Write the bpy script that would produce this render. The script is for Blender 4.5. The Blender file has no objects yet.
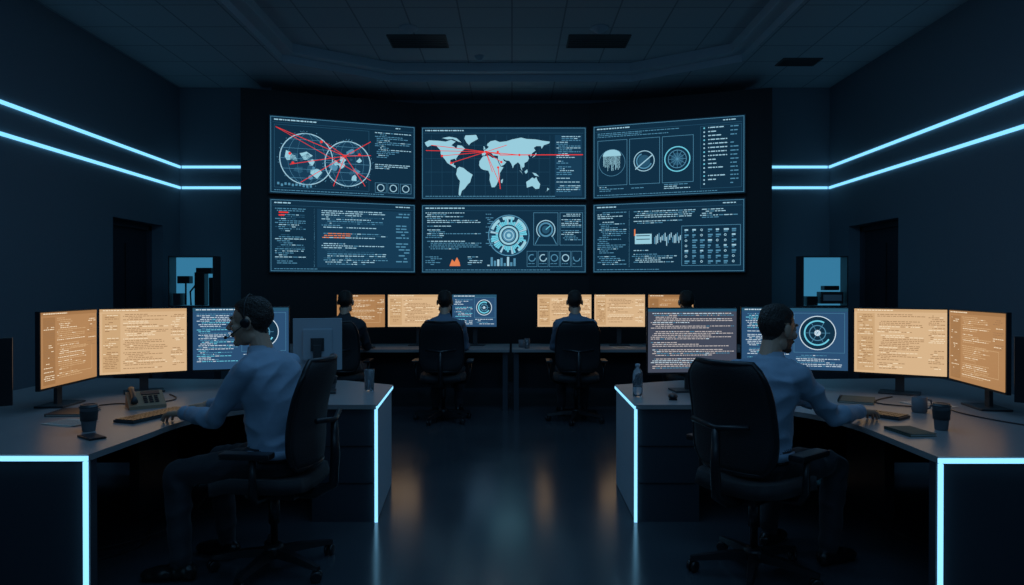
import bpy, bmesh, math, random
import numpy as np
from mathutils import Vector, Matrix, noise
from mathutils.geometry import tessellate_polygon
random.seed(7)
scene = bpy.context.scene
scene.view_settings.view_transform = 'Standard'
COL = scene.collection

# ------------------------------------------------------------ materials
MATS = {}
def mat(name, color, rough=0.5, metal=0.0, bump=0.0, bscale=30.0, var=0.0, spec=0.5, sheen=0.0):
    if name in MATS: return MATS[name]
    m = bpy.data.materials.new(name); m.use_nodes = True
    nt = m.node_tree; b = nt.nodes['Principled BSDF']
    b.inputs['Base Color'].default_value = (*color, 1)
    b.inputs['Roughness'].default_value = rough
    b.inputs['Metallic'].default_value = metal
    b.inputs['Specular IOR Level'].default_value = spec
    if sheen > 0: b.inputs['Sheen Weight'].default_value = sheen
    tc = nt.nodes.new('ShaderNodeTexCoord')
    n = nt.nodes.new('ShaderNodeTexNoise'); n.inputs['Scale'].default_value = bscale
    n.inputs['Detail'].default_value = 4
    nt.links.new(tc.outputs['Object'], n.inputs['Vector'])
    if bump > 0:
        bp = nt.nodes.new('ShaderNodeBump'); bp.inputs['Strength'].default_value = bump
        bp.inputs['Distance'].default_value = 0.01
        nt.links.new(n.outputs['Fac'], bp.inputs['Height'])
        nt.links.new(bp.outputs['Normal'], b.inputs['Normal'])
    if var > 0:
        mx = nt.nodes.new('ShaderNodeMix'); mx.data_type = 'RGBA'
        mx.inputs[6].default_value = (*[c*(1-var) for c in color], 1)
        mx.inputs[7].default_value = (*[min(1, c*(1+var)) for c in color], 1)
        nt.links.new(n.outputs['Fac'], mx.inputs[0])
        nt.links.new(mx.outputs[2], b.inputs['Base Color'])
    MATS[name] = m
    return m
def emis(name, color, strength=1.0, sample=True):
    if name in MATS: return MATS[name]
    m = bpy.data.materials.new(name); m.use_nodes = True
    nt = m.node_tree; b = nt.nodes['Principled BSDF']
    b.inputs['Base Color'].default_value = (0.004, 0.004, 0.005, 1)
    b.inputs['Roughness'].default_value = 0.4
    b.inputs['Specular IOR Level'].default_value = 0.2
    b.inputs['Emission Color'].default_value = (*color, 1)
    b.inputs['Emission Strength'].default_value = strength
    if not sample: m.cycles.emission_sampling = 'NONE'
    MATS[name] = m
    return m
def s2l(r, g, b):
    def f(c):
        c /= 255.0
        return c/12.92 if c <= 0.04045 else ((c+0.055)/1.055)**2.4
    return (f(r), f(g), f(b))

M_WALL = mat('wall_paint', (0.15, 0.195, 0.235), 0.7, bump=0.15, bscale=60, var=0.08)
M_BACK = mat('black_video_wall', (0.005, 0.006, 0.008), 0.5)
M_TRIM = mat('trim_dark', (0.05, 0.06, 0.075), 0.5)
M_BLACK = mat('black_plastic', (0.014, 0.015, 0.018), 0.32)
M_DGREY = mat('dark_grey_plastic', (0.04, 0.045, 0.05), 0.4)
M_GREY = mat('grey_plastic', (0.38, 0.46, 0.52), 0.5)
M_FABRIC = mat('chair_fabric', (0.012, 0.013, 0.016), 0.7, bump=0.4, bscale=200, sheen=0.1)
M_METAL = mat('dark_metal', (0.08, 0.085, 0.09), 0.3, metal=0.9)
M_TOP = mat('desk_laminate', (0.29, 0.29, 0.295), 0.33, bump=0.05, bscale=90, var=0.05)
M_DESKP = mat('desk_panel', (0.045, 0.055, 0.07), 0.40, var=0.1, bscale=5)
M_DESKS = mat('desk_side_panel_lit', (0.62, 0.68, 0.74), 0.45)  # pale base colour carries the light on the aisle side
M_LED = emis('led_blue', (0.23, 0.60, 0.92), 1.6)
M_WLED = emis('wall_led_blue', (0.20, 0.58, 0.92), 1.5)
M_DOOR = mat('door_dark', (0.03, 0.035, 0.045), 0.5)
M_VENT = mat('vent_metal', (0.05, 0.055, 0.06), 0.5)
M_SHIRT = mat('shirt_pale_blue', (0.27, 0.37, 0.49), 0.8, bump=0.5, bscale=14, sheen=.15)
M_SHIRT2 = mat('shirt_blue_grey', (0.15, 0.21, 0.29), 0.8, bump=0.5, bscale=14)
M_SHIRT3 = mat('shirt_dark', (0.03, 0.035, 0.045), 0.8, bump=0.5, bscale=14)
M_TROU = mat('trousers_dark', (0.018, 0.021, 0.028), 0.8, bump=0.5, bscale=12, sheen=.12)
M_BELT = mat('leather_belt', (0.012, 0.010, 0.009), 0.4)
M_SHOE = mat('shoe_black', (0.01, 0.01, 0.011), 0.28)
M_SKIN = mat('skin', (0.54, 0.33, 0.23), 0.48, bump=0.08, bscale=150, var=0.08)
MATS['skin'].node_tree.nodes['Principled BSDF'].inputs['Subsurface Weight'].default_value = 0.08
MATS['skin'].node_tree.nodes['Principled BSDF'].inputs['Subsurface Radius'].default_value = (.012, .005, .003)
M_STUB = mat('stubble', (0.15, 0.09, 0.065), 0.7, bump=0.4, bscale=300, var=.3)
M_HAIR = mat('hair_dark', (0.020, 0.014, 0.011), 0.5, bump=0.9, bscale=140)
M_EYE = mat('eye_white', (0.6, 0.6, 0.58), 0.2)
M_IRIS = mat('eye_iris', (0.03, 0.02, 0.015), 0.2)
M_LIP = mat('lips', (0.40, 0.20, 0.15), 0.5)
M_PAPER = mat('paper', (0.6, 0.58, 0.52), 0.8)
M_CUP = mat('paper_cup', (0.16, 0.17, 0.19), 0.6)
M_CARD = mat('cardboard_tan', (0.35, 0.24, 0.15), 0.7)
M_GREEN = mat('notebook_green', (0.10, 0.11, 0.08), 0.7)
def glass():
    m = bpy.data.materials.new('clear_glass'); m.use_nodes = True
    b = m.node_tree.nodes['Principled BSDF']
    b.inputs['Base Color'].default_value = (0.85, 0.93, 1, 1)
    b.inputs['Roughness'].default_value = 0.05
    b.inputs['Transmission Weight'].default_value = 0.9
    b.inputs['IOR'].default_value = 1.3
    return m
M_GLASS = glass()

# ------------------------------------------------------------ mesh builder
class MB:
    def __init__(s, M=None):
        s.v = []; s.f = []; s.m = []; s.sm = []; s.mats = []; s.M = M or Matrix.Identity(4)
    def mi(s, m):
        if m not in s.mats: s.mats.append(m)
        return s.mats.index(m)
    def add(s, vs, fs, m, smooth=False):
        o = len(s.v); s.v += [s.M @ Vector(p) for p in vs]
        k = s.mi(m)
        for f in fs:
            s.f.append([i+o for i in f]); s.m.append(k); s.sm.append(smooth)
    def box(s, c, d, m, rz=0.0, bev=0.0, R=None):
        bm = bmesh.new(); bmesh.ops.create_cube(bm, size=1)
        bmesh.ops.scale(bm, vec=d, verts=bm.verts)
        if bev > 0: bmesh.ops.bevel(bm, geom=bm.edges[:], offset=bev, segments=2, affect='EDGES', profile=0.7)
        R = R or Matrix.Rotation(rz, 4, 'Z')
        bm.verts.index_update()
        vs = [R @ v.co + Vector(c) for v in bm.verts]
        fs = [[v.index for v in f.verts] for f in bm.faces]
        bm.free(); s.add(vs, fs, m)
    def lathe(s, prof, c, m, n=24, R=None):
        R = R or Matrix.Identity(4); vs = []; fs = []
        for r, z in prof:
            for i in range(n):
                a = 2*math.pi*i/n
                vs.append(R @ Vector((r*math.cos(a), r*math.sin(a), z)) + Vector(c))
        for j in range(len(prof)-1):
            for i in range(n):
                fs.append([j*n+i, j*n+(i+1) % n, (j+1)*n+(i+1) % n, (j+1)*n+i])
        fs.append(list(range(n))[::-1]); fs.append([(len(prof)-1)*n+i for i in range(n)])
        s.add(vs, fs, m, True)
    def loft(s, rings, m, smooth=True):
        n = len(rings[0]); vs = [p for r in rings for p in r]; fs = []
        for j in range(len(rings)-1):
            for i in range(n):
                fs.append([j*n+i, j*n+(i+1) % n, (j+1)*n+(i+1) % n, (j+1)*n+i])
        fs.append(list(range(n))[::-1]); fs.append([(len(rings)-1)*n+i for i in range(n)])
        s.add(vs, fs, m, smooth)
    def tube(s, pts, r, m, n=10, closed=False):
        pts = [Vector(p) for p in pts]; rings = []
        rr = r if isinstance(r, (list, tuple)) else [r]*len(pts)
        up = Vector((0.13, 0.21, 1)).normalized()
        N = len(pts)
        for i, p in enumerate(pts):
            if closed: t = pts[(i+1) % N]-pts[i-1]
            else: t = pts[min(i+1, N-1)]-pts[max(i-1, 0)]
            t.normalize()
            a = t.cross(up)
            if a.length < 1e-3: a = t.cross(Vector((1, 0, 0)))
            a.normalize(); b = t.cross(a)
            rings.append([p+(a*math.cos(2*math.pi*k/n)+b*math.sin(2*math.pi*k/n))*rr[i] for k in range(n)])
        if closed:
            vs = [q for r_ in rings for q in r_]; fs = []
            for j in range(N):
                for i in range(n):
                    k = (j+1) % N
                    fs.append([j*n+i, j*n+(i+1) % n, k*n+(i+1) % n, k*n+i])
            s.add(vs, fs, m, True)
        else: s.loft(rings, m)
    def ell(s, c, r, m, R=None, n=20, k=12):
        R = R or Matrix.Identity(4); vs = []; fs = []
        for j in range(1, k):
            t = math.pi*j/k
            for i in range(n):
                a = 2*math.pi*i/n
                vs.append(R @ Vector((r[0]*math.sin(t)*math.cos(a), r[1]*math.sin(t)*math.sin(a), r[2]*math.cos(t)))+Vector(c))
        for j in range(k-2):
            for i in range(n):
                fs.append([j*n+i, (j+1)*n+i, (j+1)*n+(i+1) % n, j*n+(i+1) % n])
        vs.append(R @ Vector((0, 0, r[2]))+Vector(c)); vs.append(R @ Vector((0, 0, -r[2]))+Vector(c))
        T = len(vs)-2
        for i in range(n):
            fs.append([T, i, (i+1) % n]); fs.append([T+1, (k-2)*n+(i+1) % n, (k-2)*n+i])
        s.add(vs, fs, m, True)
    def caps(s, p0, r0, p1, r1, m, n=16):
        p0 = Vector(p0); p1 = Vector(p1); t = (p1-p0); L = t.length
        t.normalize(); a = t.cross(Vector((0.3, 0.2, 1)));
        if a.length < 1e-3: a = t.cross(Vector((1, 0, 0)))
        a.normalize(); b = t.cross(a); rings = []
        st = []
        for k in (10, 35, 62): st.append((-r0*math.cos(math.radians(k)), r0*math.sin(math.radians(k))))
        st.append((0, r0)); st.append((L*0.5, (r0+r1)/2)); st.append((L, r1))
        for k in (62, 35, 10): st.append((L+r1*math.cos(math.radians(k)), r1*math.sin(math.radians(k))))
        for d, r in st:
            rings.append([p0+t*d+(a*math.cos(2*math.pi*k/n)+b*math.sin(2*math.pi*k/n))*r for k in range(n)])
        s.loft(rings, m)
    def poly(s, pts2, z, m, lift=None):
        vs = [Vector((p[0], p[1], z)) for p in pts2]
        s.add(vs, tessellate_polygon([vs]), m)
    def prism(s, pts2, z0, z1, m, mside=None):
        n = len(pts2)
        top = [Vector((p[0], p[1], z1)) for p in pts2]; bot = [Vector((p[0], p[1], z0)) for p in pts2]
        tr = tessellate_polygon([top])
        s.add(top, tr, m); s.add(bot, tr, m)
        s.add(bot+top, [[i, (i+1) % n, n+(i+1) % n, n+i] for i in range(n)], mside or m)
    def build(s, name, parent=None, fix=True):
        me = bpy.data.meshes.new(name); me.from_pydata([tuple(v) for v in s.v], [], s.f)
        for m in s.mats: me.materials.append(m)
        me.polygons.foreach_set('material_index', s.m); me.polygons.foreach_set('use_smooth', s.sm)
        me.update()
        if fix:
            bm = bmesh.new(); bm.from_mesh(me); bmesh.ops.recalc_face_normals(bm, faces=bm.faces); bm.to_mesh(me); bm.free()
        ob = bpy.data.objects.new(name, me); COL.objects.link(ob)
        if parent:
            ob.parent = parent; ob.matrix_parent_inverse = parent.matrix_world.inverted()
        return ob
def place(ob, x, y, z=0.0):
    """move mesh origin to x,y,z keeping the geometry where it is"""
    ob.data.transform(Matrix.Translation((-x, -y, -z))); ob.location = (x, y, z); return ob

# ------------------------------------------------------------ room
CZ = 4.45; XL = -4.98; XR = 4.76; YB = 10.5; YF = -2.5
def floor_mat():
    m = bpy.data.materials.new('polished_floor'); m.use_nodes = True
    nt = m.node_tree; b = nt.nodes['Principled BSDF']
    tc = nt.nodes.new('ShaderNodeTexCoord')
    n = nt.nodes.new('ShaderNodeTexNoise'); n.inputs['Scale'].default_value = 1.3; n.inputs['Detail'].default_value = 6
    nt.links.new(tc.outputs['Object'], n.inputs['Vector'])
    r = nt.nodes.new('ShaderNodeMapRange'); r.inputs[3].default_value = 0.12; r.inputs[4].default_value = 0.26
    nt.links.new(n.outputs['Fac'], r.inputs[0]); nt.links.new(r.outputs[0], b.inputs['Roughness'])
    mx = nt.nodes.new('ShaderNodeMix'); mx.data_type = 'RGBA'
    mx.inputs[6].default_value = (0.035, 0.045, 0.055, 1); mx.inputs[7].default_value = (0.060, 0.074, 0.088, 1)
    nt.links.new(n.outputs['Fac'], mx.inputs[0]); nt.links.new(mx.outputs[2], b.inputs['Base Color'])
    b.inputs['Specular IOR Level'].default_value = 0.75
    return m
def ceil_mat():
    m = bpy.data.materials.new('ceiling_tiles'); m.use_nodes = True
    nt = m.node_tree; b = nt.nodes['Principled BSDF']
    tc = nt.nodes.new('ShaderNodeTexCoord'); br = nt.nodes.new('ShaderNodeTexBrick')
    br.offset = 0.0
    br.inputs['Scale'].default_value = 1.0; br.inputs['Brick Width'].default_value = 0.62
    br.inputs['Row Height'].default_value = 0.62; br.inputs['Mortar Size'].default_value = 0.010
    br.inputs['Color1'].default_value = (0.38, 0.45, 0.50, 1); br.inputs['Color2'].default_value = (0.35, 0.42, 0.47, 1)
    br.inputs['Mortar'].default_value = (0.20, 0.24, 0.28, 1)
    nt.links.new(tc.outputs['Object'], br.inputs['Vector']); nt.links.new(br.outputs['Color'], b.inputs['Base Color'])
    b.inputs['Roughness'].default_value = 0.9
    return m
M_CT = ceil_mat()
M_CEIL = mat('ceiling_plaster', (0.46, 0.54, 0.60), 0.9, bump=0.05, bscale=40)
b = MB(); b.add([(XL-.3, YF, 0), (XR+.3, YF, 0), (XR+.3, 11.3, 0), (XL-.3, 11.3, 0)], [[0, 1, 2, 3]], floor_mat()); b.build('floor')

# ceiling : tiled soffit with a recessed octagonal tray in two steps
def hexp(k):
    return [(-3.05+k, -1.5+k), (-3.05+k, 9.3-k*.4), (-1.75+k*.4, 10.2-k), (1.75-k*.4, 10.2-k), (3.05-k, 9.3-k*.4), (3.05-k, -1.5+k)]
b = MB()
outer = [(XL-.3, YF), (XL-.3, 11.3), (XR+.3, 11.3), (XR+.3, YF)]
H0, H1 = hexp(0), hexp(0.16)
o3 = [Vector((*p, CZ)) for p in outer]; h3 = [Vector((*p, CZ)) for p in H0]
b.add(o3+h3, tessellate_polygon([o3, h3]), M_CT)
def riser(H, z0, z1, m):
    n = len(H); vs = [(*p, z0) for p in H]+[(*p, z1) for p in H]
    b.add(vs, [[i, (i+1) % n, n+(i+1) % n, n+i] for i in range(n)], m)
riser(H0, CZ, CZ+.10, M_CEIL)
a3 = [Vector((*p, CZ+.10)) for p in H0]; c3 = [Vector((*p, CZ+.10)) for p in H1]
b.add(a3+c3, tessellate_polygon([a3, c3]), M_CEIL)
riser(H1, CZ+.10, CZ+.22, M_CEIL)
b.poly(H1, CZ+.22, M_CT)
b.build('ceiling', fix=False)

# side walls with door openings
def sidewall(name, X, sgn, y0, y1, zt):
    b = MB()
    def q(ya, yb, za, zb, x=X, m=M_WALL):
        b.add([(x, ya, za), (x, yb, za), (x, yb, zb), (x, ya, zb)], [[0, 1, 2, 3]], m)
    q(YF, y0, 0, CZ); q(y1, YB, 0, CZ); q(y0, y1, zt, CZ)
    xo = X+sgn*0.28
    b.add([(X, y0, 0), (xo, y0, 0), (xo, y0, zt), (X, y0, zt)], [[0, 1, 2, 3]], M_WALL)
    b.add([(X, y1, 0), (xo, y1, 0), (xo, y1, zt), (X, y1, zt)], [[0, 1, 2, 3]], M_WALL)
    b.add([(X, y0, zt), (X, y1, zt), (xo, y1, zt), (xo, y0, zt)], [[0, 1, 2, 3]], M_WALL)
    q(y0, y1, 0, zt, xo)
    b.build(name)
    d = MB(); xd = X+sgn*0.22; ym = (y0+y1)/2
    d.box((xd, ym, zt/2-.02), (0.05, y1-y0-.14, zt-.08), M_DOOR)
    for yy in (y0+.04, y1-.04): d.box((xd-sgn*.02, yy, zt/2), (0.09, .07, zt-.01), M_TRIM)
    d.box((xd-sgn*.02, ym, zt-.04), (0.09, y1-y0-.01, .07), M_TRIM)
    d.box((xd-sgn*.03, ym, 1.05), (0.012, .012, 2.0), M_BLACK)
    d.tube([(xd-sgn*.03, y0+.22, 1.05), (xd-sgn*.08, y0+.22, 1.05), (xd-sgn*.08, y0+.36, 1.05)], .012, M_METAL)
    return d
sidewall('wall_left', XL, -1, 8.74, 9.99, 2.34).build('door_1')
sidewall('wall_right', XR, 1, 8.63, 9.9, 2.32).build('door_2')
b = MB()
for xa, xb in ((XL, -3.6), (3.5, XR)):
    b.add([(xa, YB, 0), (xb, YB, 0), (xb, YB, CZ), (xa, YB, CZ)], [[0, 1, 2, 3]], M_WALL)
b.add([(-3.65, 11.2, 0), (3.55, 11.2, 0), (3.55, 11.2, CZ), (-3.65, 11.2, CZ)], [[0, 1, 2, 3]], M_WALL)
b.build('wall_back')
b = MB(); b.add([(XL, YF, 0), (XR, YF, 0), (XR, YF, CZ), (XL, YF, CZ)], [[0, 1, 2, 3]], M_WALL); b.build('wall_front')
b = MB(); b.box((XL+.012, (YF+8.74)/2, .06), (.02, 8.74-YF, .12), M_TRIM); b.build('baseboard_left')
b = MB(); b.box((XR-.012, (YF+8.63)/2, .06), (.02, 8.63-YF, .12), M_TRIM); b.build('baseboard_right')
# wall LED lines wrapping on to the back wall
for X, sg, xe in ((XL, 1, -4.0), (XR, -1, 3.86)):
    b = MB()
    for z in (2.95, 3.26):
        b.box((X+sg*.012, (YF+YB)/2, z), (.02, YB-YF-.02, .036), M_WLED)
        b.box(((X+xe)/2+sg*.02, YB-.012, z), (abs(xe-X)-.04, .02, .036), M_WLED)
    b.build('wall_led_strip_light')

# black concave video-wall body
b = MB()
pl = [(-3.86, 9.97), (-1.44, 10.83), (1.19, 10.83), (3.70, 9.97)]
b.prism(pl+[(3.70, 10.49), (3.45, 10.9), (2.9, 11.1), (-3.0, 11.1), (-3.6, 10.9), (-3.86, 10.49)], 0.0, 4.30, M_BACK)
b.build('video_wall_housing')

# ------------------------------------------------------------ ceiling fittings
def vent(x, y, z, w, d):
    b = MB()
    for s in (-1, 1):
        b.box((x, y+s*d/2, z-.006), (w, .02, .012), M_VENT); b.box((x+s*w/2, y, z-.006), (.02, d, .012), M_VENT)
    b.box((x, y, z-.003), (w, d, .004), M_BLACK)
    for i in range(7): b.box((x, y-d/2+d*(i+.5)/7, z-.008), (w, .012, .008), M_VENT)
    place(b.build('ceiling_air_vent'), x, y, z)
vent(-1.22, 9.15, CZ+.22, .74, .46); vent(1.12, 9.15, CZ+.22, .78, .46); vent(3.80, 9.3, CZ, .5, .3)
def dome(x, y, z, r, nm):
    b = MB(); b.lathe([(r*.98, 0), (r, -.012), (r*.8, -.02), (r*.68, -.035), (r*.4, -.06), (.01, -.07)], (x, y, z), M_GREY)
    place(b.build(nm), x, y, z)
dome(-1.28, 8.68, CZ+.22, .12, 'ceiling_camera_dome'); dome(1.08, 8.68, CZ+.22, .12, 'ceiling_camera_dome'); dome(-.45, 9.75, CZ+.22, .07, 'smoke_detector')

# ------------------------------------------------------------ screens
T_W = emis('ui_white', s2l(158, 202, 220), 1.0, False)
T_B = emis('ui_blue', s2l(80, 138, 168), 1.0, False)
T_D = emis('ui_dim', s2l(38, 82, 108), 1.0, False)
T_L = emis('ui_land', s2l(152, 204, 220), 1.0, False)
T_R = emis('ui_red', s2l(232, 58, 55), 1.0, False)
T_O = emis('ui_orange', s2l(226, 128, 80), 1.0, False)
T_C = emis('ui_cyan', s2l(110, 204, 226), 1.0, False)
T_DW = emis('ui_desk_white', s2l(200, 220, 232), 1.0, False)
S_NAVY = emis('screen_navy', s2l(15, 45, 66), 1.0)
S_BOX = emis('screen_box', s2l(22, 58, 83), 1.0, False)
S_WARM = emis('screen_amber', s2l(216, 180, 138), 1.0)
S_WARM2 = emis('screen_amber_deep', s2l(174, 128, 84), 1.0)
S_WARMB = emis('screen_amber_box', s2l(204, 166, 122), 1.0, False)
S_WARM2B = emis('screen_amber_deep_box', s2l(158, 114, 72), 1.0, False)
S_SLATE = emis('screen_slate', s2l(66, 72, 88), 1.0)
S_BLUE = emis('screen_blue', s2l(40, 74, 108), 1.1)
T_CR = emis('ui_cream', s2l(246, 226, 194), 1.0, False)
T_BR = emis('ui_brown', s2l(152, 112, 76), 1.0, False)
T_TN = emis('ui_tan', s2l(206, 168, 124), 1.0, False)
T_BE = emis('ui_beige', s2l(200, 192, 190), 1.0, False)

class Panel:
    """flat display surface; u to the right, v downwards, metres"""
    def __init__(s, mb, tl, r, up, w, h, mul=1.0):
        s.b = mb; s.tl = Vector(tl); s.r = Vector(r).normalized(); s.up = Vector(up).normalized(); s.n = s.r.cross(s.up); s.w = w; s.h = h; s.e = 0.0012*mul
    def P(s, u, v, L): return s.tl+s.r*u-s.up*v+s.n*(L*s.e)
    def rect(s, u, v, w, h, m, L=1): s.b.add([s.P(u, v+h, L), s.P(u+w, v+h, L), s.P(u+w, v, L), s.P(u, v, L)], [[0, 1, 2, 3]], m)
    def frame(s, u, v, w, h, t, m, L=2):
        s.rect(u, v, w, t, m, L); s.rect(u, v+h-t, w, t, m, L); s.rect(u, v, t, h, m, L); s.rect(u+w-t, v, t, h, m, L)
    def line(s, u0, v0, u1, v1, t, m, L=3):
        dx, dy = u1-u0, v1-v0; l = math.hypot(dx, dy) or 1; nx, ny = -dy/l*t/2, dx/l*t/2
        s.b.add([s.P(u0+nx, v0+ny, L), s.P(u0-nx, v0-ny, L), s.P(u1-nx, v1-ny, L), s.P(u1+nx, v1+ny, L)], [[0, 1, 2, 3]], m)
    def ring(s, u, v, r, t, m, L=3, a0=0, a1=360, sx=1.0, n=36):
        vs = []; fs = []
        for i in range(n+1):
            a = math.radians(a0+(a1-a0)*i/n)
            for q in (r-t/2, r+t/2): vs.append(s.P(u+q*sx*math.cos(a), v+q*math.sin(a), L))
        for i in range(n): fs.append([2*i, 2*i+1, 2*i+3, 2*i+2])
        s.b.add(vs, fs, m)
    def disc(s, u, v, r, m, L=2, n=28): s.b.add([s.P(u+r*math.cos(2*math.pi*i/n), v+r*math.sin(2*math.pi*i/n), L) for i in range(n)], [list(range(n))], m)
    def shape(s, pts, m, L=3):
        vs = [s.P(u, v, L) for u, v in pts]; s.b.add(vs, tessellate_polygon([[Vector((u, v, 0)) for u, v in pts]]), m)
    def text(s, u, v, w, h, lh, ms, fill=.75, th=.4, ind=True, L=3, rnd=random):
        y = v; indent = 0
        while y+lh <= v+h:
            if rnd.random() < .10: y += lh; continue
            if ind: indent = rnd.choice([0, 0, 1, 1, 2, 3])*lh*.9
            x = u+indent; end = u+w*(fill+(1-fill)*rnd.random()) if rnd.random() < .5 else u+w*(.25+.6*rnd.random())
            m0 = rnd.choice(ms)
            while x < end:
                wl = lh*rnd.uniform(.5, 2.4); wl = min(wl, u+w-x)
                if wl <= lh*.2: break
                s.rect(x, y, wl, lh*th, m0 if rnd.random() < .8 else rnd.choice(ms), L); x += wl+lh*.4
            y += lh
CONT = [
 [(-168,66),(-156,71),(-130,70),(-110,68),(-95,72),(-82,68),(-94,60),(-85,56),(-80,52),(-77,60),(-65,59),(-56,52),(-66,46),(-70,42),(-76,36),(-81,30),(-81,25),(-84,30),(-90,29),(-97,27),(-97,20),(-91,18),(-87,21),(-88,16),(-83,14),(-82,9),(-79,8),(-85,10),(-95,15),(-105,20),(-112,28),(-117,33),(-124,40),(-124,48),(-135,58),(-150,60),(-160,56),(-165,60)],
 [(-55,82),(-25,83),(-20,74),(-40,65),(-45,60),(-52,66),(-58,75)],
 [(-120,76),(-100,79),(-80,76),(-66,66),(-75,68),(-90,74),(-105,73)],
 [(-78,8),(-72,12),(-60,9),(-50,2),(-35,-6),(-39,-14),(-42,-23),(-49,-28),(-57,-37),(-65,-42),(-68,-50),(-70,-54),(-74,-50),(-73,-38),(-70,-20),(-76,-14),(-81,-5),(-79,2)],
 [(-6,35),(10,37),(20,32),(32,31),(37,21),(43,12),(51,11),(41,-2),(40,-15),(35,-22),(32,-28),(26,-34),(18,-34),(12,-18),(13,-6),(9,3),(-5,5),(-12,8),(-17,15),(-16,24),(-10,31)],
 [(-9,37),(-9,43),(-1,44),(-4,48),(3,51),(8,54),(10,57),(5,59),(6,63),(15,69),(28,71),(40,67),(60,69),(75,73),(100,77),(115,74),(140,73),(160,70),(180,68),(178,64),(163,60),(157,52),(155,58),(142,58),(135,54),(140,48),(130,42),(129,36),(126,35),(125,40),(118,39),(122,31),(118,24),(109,20),(109,12),(104,9),(101,14),(103,2),(99,8),(97,17),(91,22),(80,15),(77,8),(73,18),(67,25),(57,26),(50,30),(52,25),(59,22),(52,16),(44,13),(39,21),(35,29),(36,36),(27,37),(22,37),(19,41),(12,45),(10,44),(3,43),(-1,37)],
 [(114,-22),(122,-18),(131,-12),(137,-15),(142,-11),(146,-19),(153,-27),(150,-37),(140,-38),(131,-31),(116,-35)],
 [(-5,50),(1,51),(-2,57),(-5,58),(-4,54)], [(130,32),(136,34),(141,38),(143,43),(140,42),(137,37)],
 [(44,-24),(47,-25),(50,-15),(44,-18)], [(95,5),(105,-6),(100,1)], [(109,1),(117,6),(118,0),(113,-4)], [(131,-1),(141,-3),(150,-10),(138,-8)], [(167,-46),(178,-38),(173,-35),(172,-42)]]

def base_ui(p):
    p.rect(0, 0, p.w, p.h, S_NAVY, 1)
    p.frame(.012, .012, p.w-.024, p.h-.024, .006, T_B, 2)
    p.text(.06, .045, .6, .03, .028, [T_W], .9, .6, False)
    p.rect(.04, .09, p.w-.08, .005, T_D, 2); p.text(p.w-.3, .045, .22, .03, .028, [T_W], .9, .5, False)
    p.text(.06, p.h-.05, p.w*.8, .025, .024, [T_B], .9, .4, False)
def globe(p, u, v, r):
    p.disc(u, v, r, S_BOX, 2)
    p.ring(u, v, r, .014, T_W)
    for sx in (.35, .7): p.ring(u, v, r, .005, T_B, 4, sx=sx)
    for k in (-.75, -.4, 0, .4, .75):
        c = math.sqrt(1-k*k)*r; p.line(u-c, v+k*r, u+c, v+k*r, .005, T_B, 4)
    for k in range(14):
        a = random.uniform(0, 6.28); q = r*random.uniform(.05, .75); n = 9; rr = r*random.uniform(.06, .22)
        p.shape([(u+q*math.cos(a)+rr*math.cos(t*6.283/n)*random.uniform(.5, 1.2), v+q*math.sin(a)+rr*math.sin(t*6.283/n)*random.uniform(.5, 1.2)) for t in range(n)], random.choice([T_B, T_L, T_D]), 3)
    for k in range(30):
        a = random.uniform(0, 6.28); q = r*random.uniform(1.04, 1.12); p.rect(u+q*math.cos(a), v+q*math.sin(a), .012, .008, T_B, 3)
def ui_globes(p):
    base_ui(p); w, h = p.w, p.h; g = .37
    p.frame(.06, .12, w*.64, h-.2, .006, T_D)
    g1 = (w*.24, h*.54); g2 = (w*.52, h*.57); globe(p, *g1, g); globe(p, *g2, .33)
    c = (w*.50, h*.47)
    for q in ((.08, .16), (w*.13, h*.62), (w*.2, h*.85), (w*.68, .28), (w*.68, h*.44), (w*.64, h*.86), (w*.36, h*.3), (w*.42, h*.88)):
        p.line(*c, *q, .009, T_R, 6)
    p.line(.08, .16, w*.68, h*.78, .007, T_R, 6)
    for q in (c, (w*.15, h*.6), (w*.13, h*.48), (w*.6, h*.44), (w*.34, h*.3)): p.disc(*q, .02, T_R, 7)
    p.text(w*.71, .13, w*.26, h*.58, .028, [T_W, T_W, T_B, T_B], .9)
    for k in range(3):
        p.frame(w*.71+k*.19, h*.8, .17, .15, .005, T_B); p.ring(w*.71+k*.19+.085, h*.8+.075, .05, .012, T_W, n=20)
    for k in range(10): p.rect(.1+k*.05, h-.13-.03*random.random(), .03, .035, T_B, 3)
def ui_map(p):
    base_ui(p); w, h = p.w, p.h
    def ll(lon, lat): return (.05+(lon+168)/348*w*.76, .12+(83-lat)/138*(h-.16))
    for c in CONT: p.shape([ll(*q) for q in c], T_L, 3)
    for lo in range(-150, 181, 30): p.line(*ll(lo, 83), *ll(lo, -54), .003, T_D, 2)
    for la in (-30, 0, 30, 60): p.line(*ll(-168, la), *ll(180, la), .003, T_D, 2)
    c = ll(2, 45)
    for q in ((-165, 48), (-150, 60), (-120, 36), (-95, 20), (95, 38), (45, 22), (40, -25), (20, 0), (60, 60)): p.line(*c, *ll(*q), .009, T_R, 6)
    p.line(*ll(40, 38), .98*w, .13+(83-40)/138*(h-.16), .013, T_R, 6); p.line(*c, *ll(42, 40), .013, T_R, 6); p.line(*ll(36, 10), *ll(42, -38), .012, T_R, 6)
    for q in ((2, 45), (-120, 36), (45, 22), (95, 38), (36, 10), (35, 45), (-95, 20)): p.disc(*ll(*q), .018, T_R, 7)
    p.rect(w*.81, .12, w*.165, h-.17, S_BOX, 2); p.text(w*.82, .14, w*.145, h-.21, .029, [T_W, T_B], .9)
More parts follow.
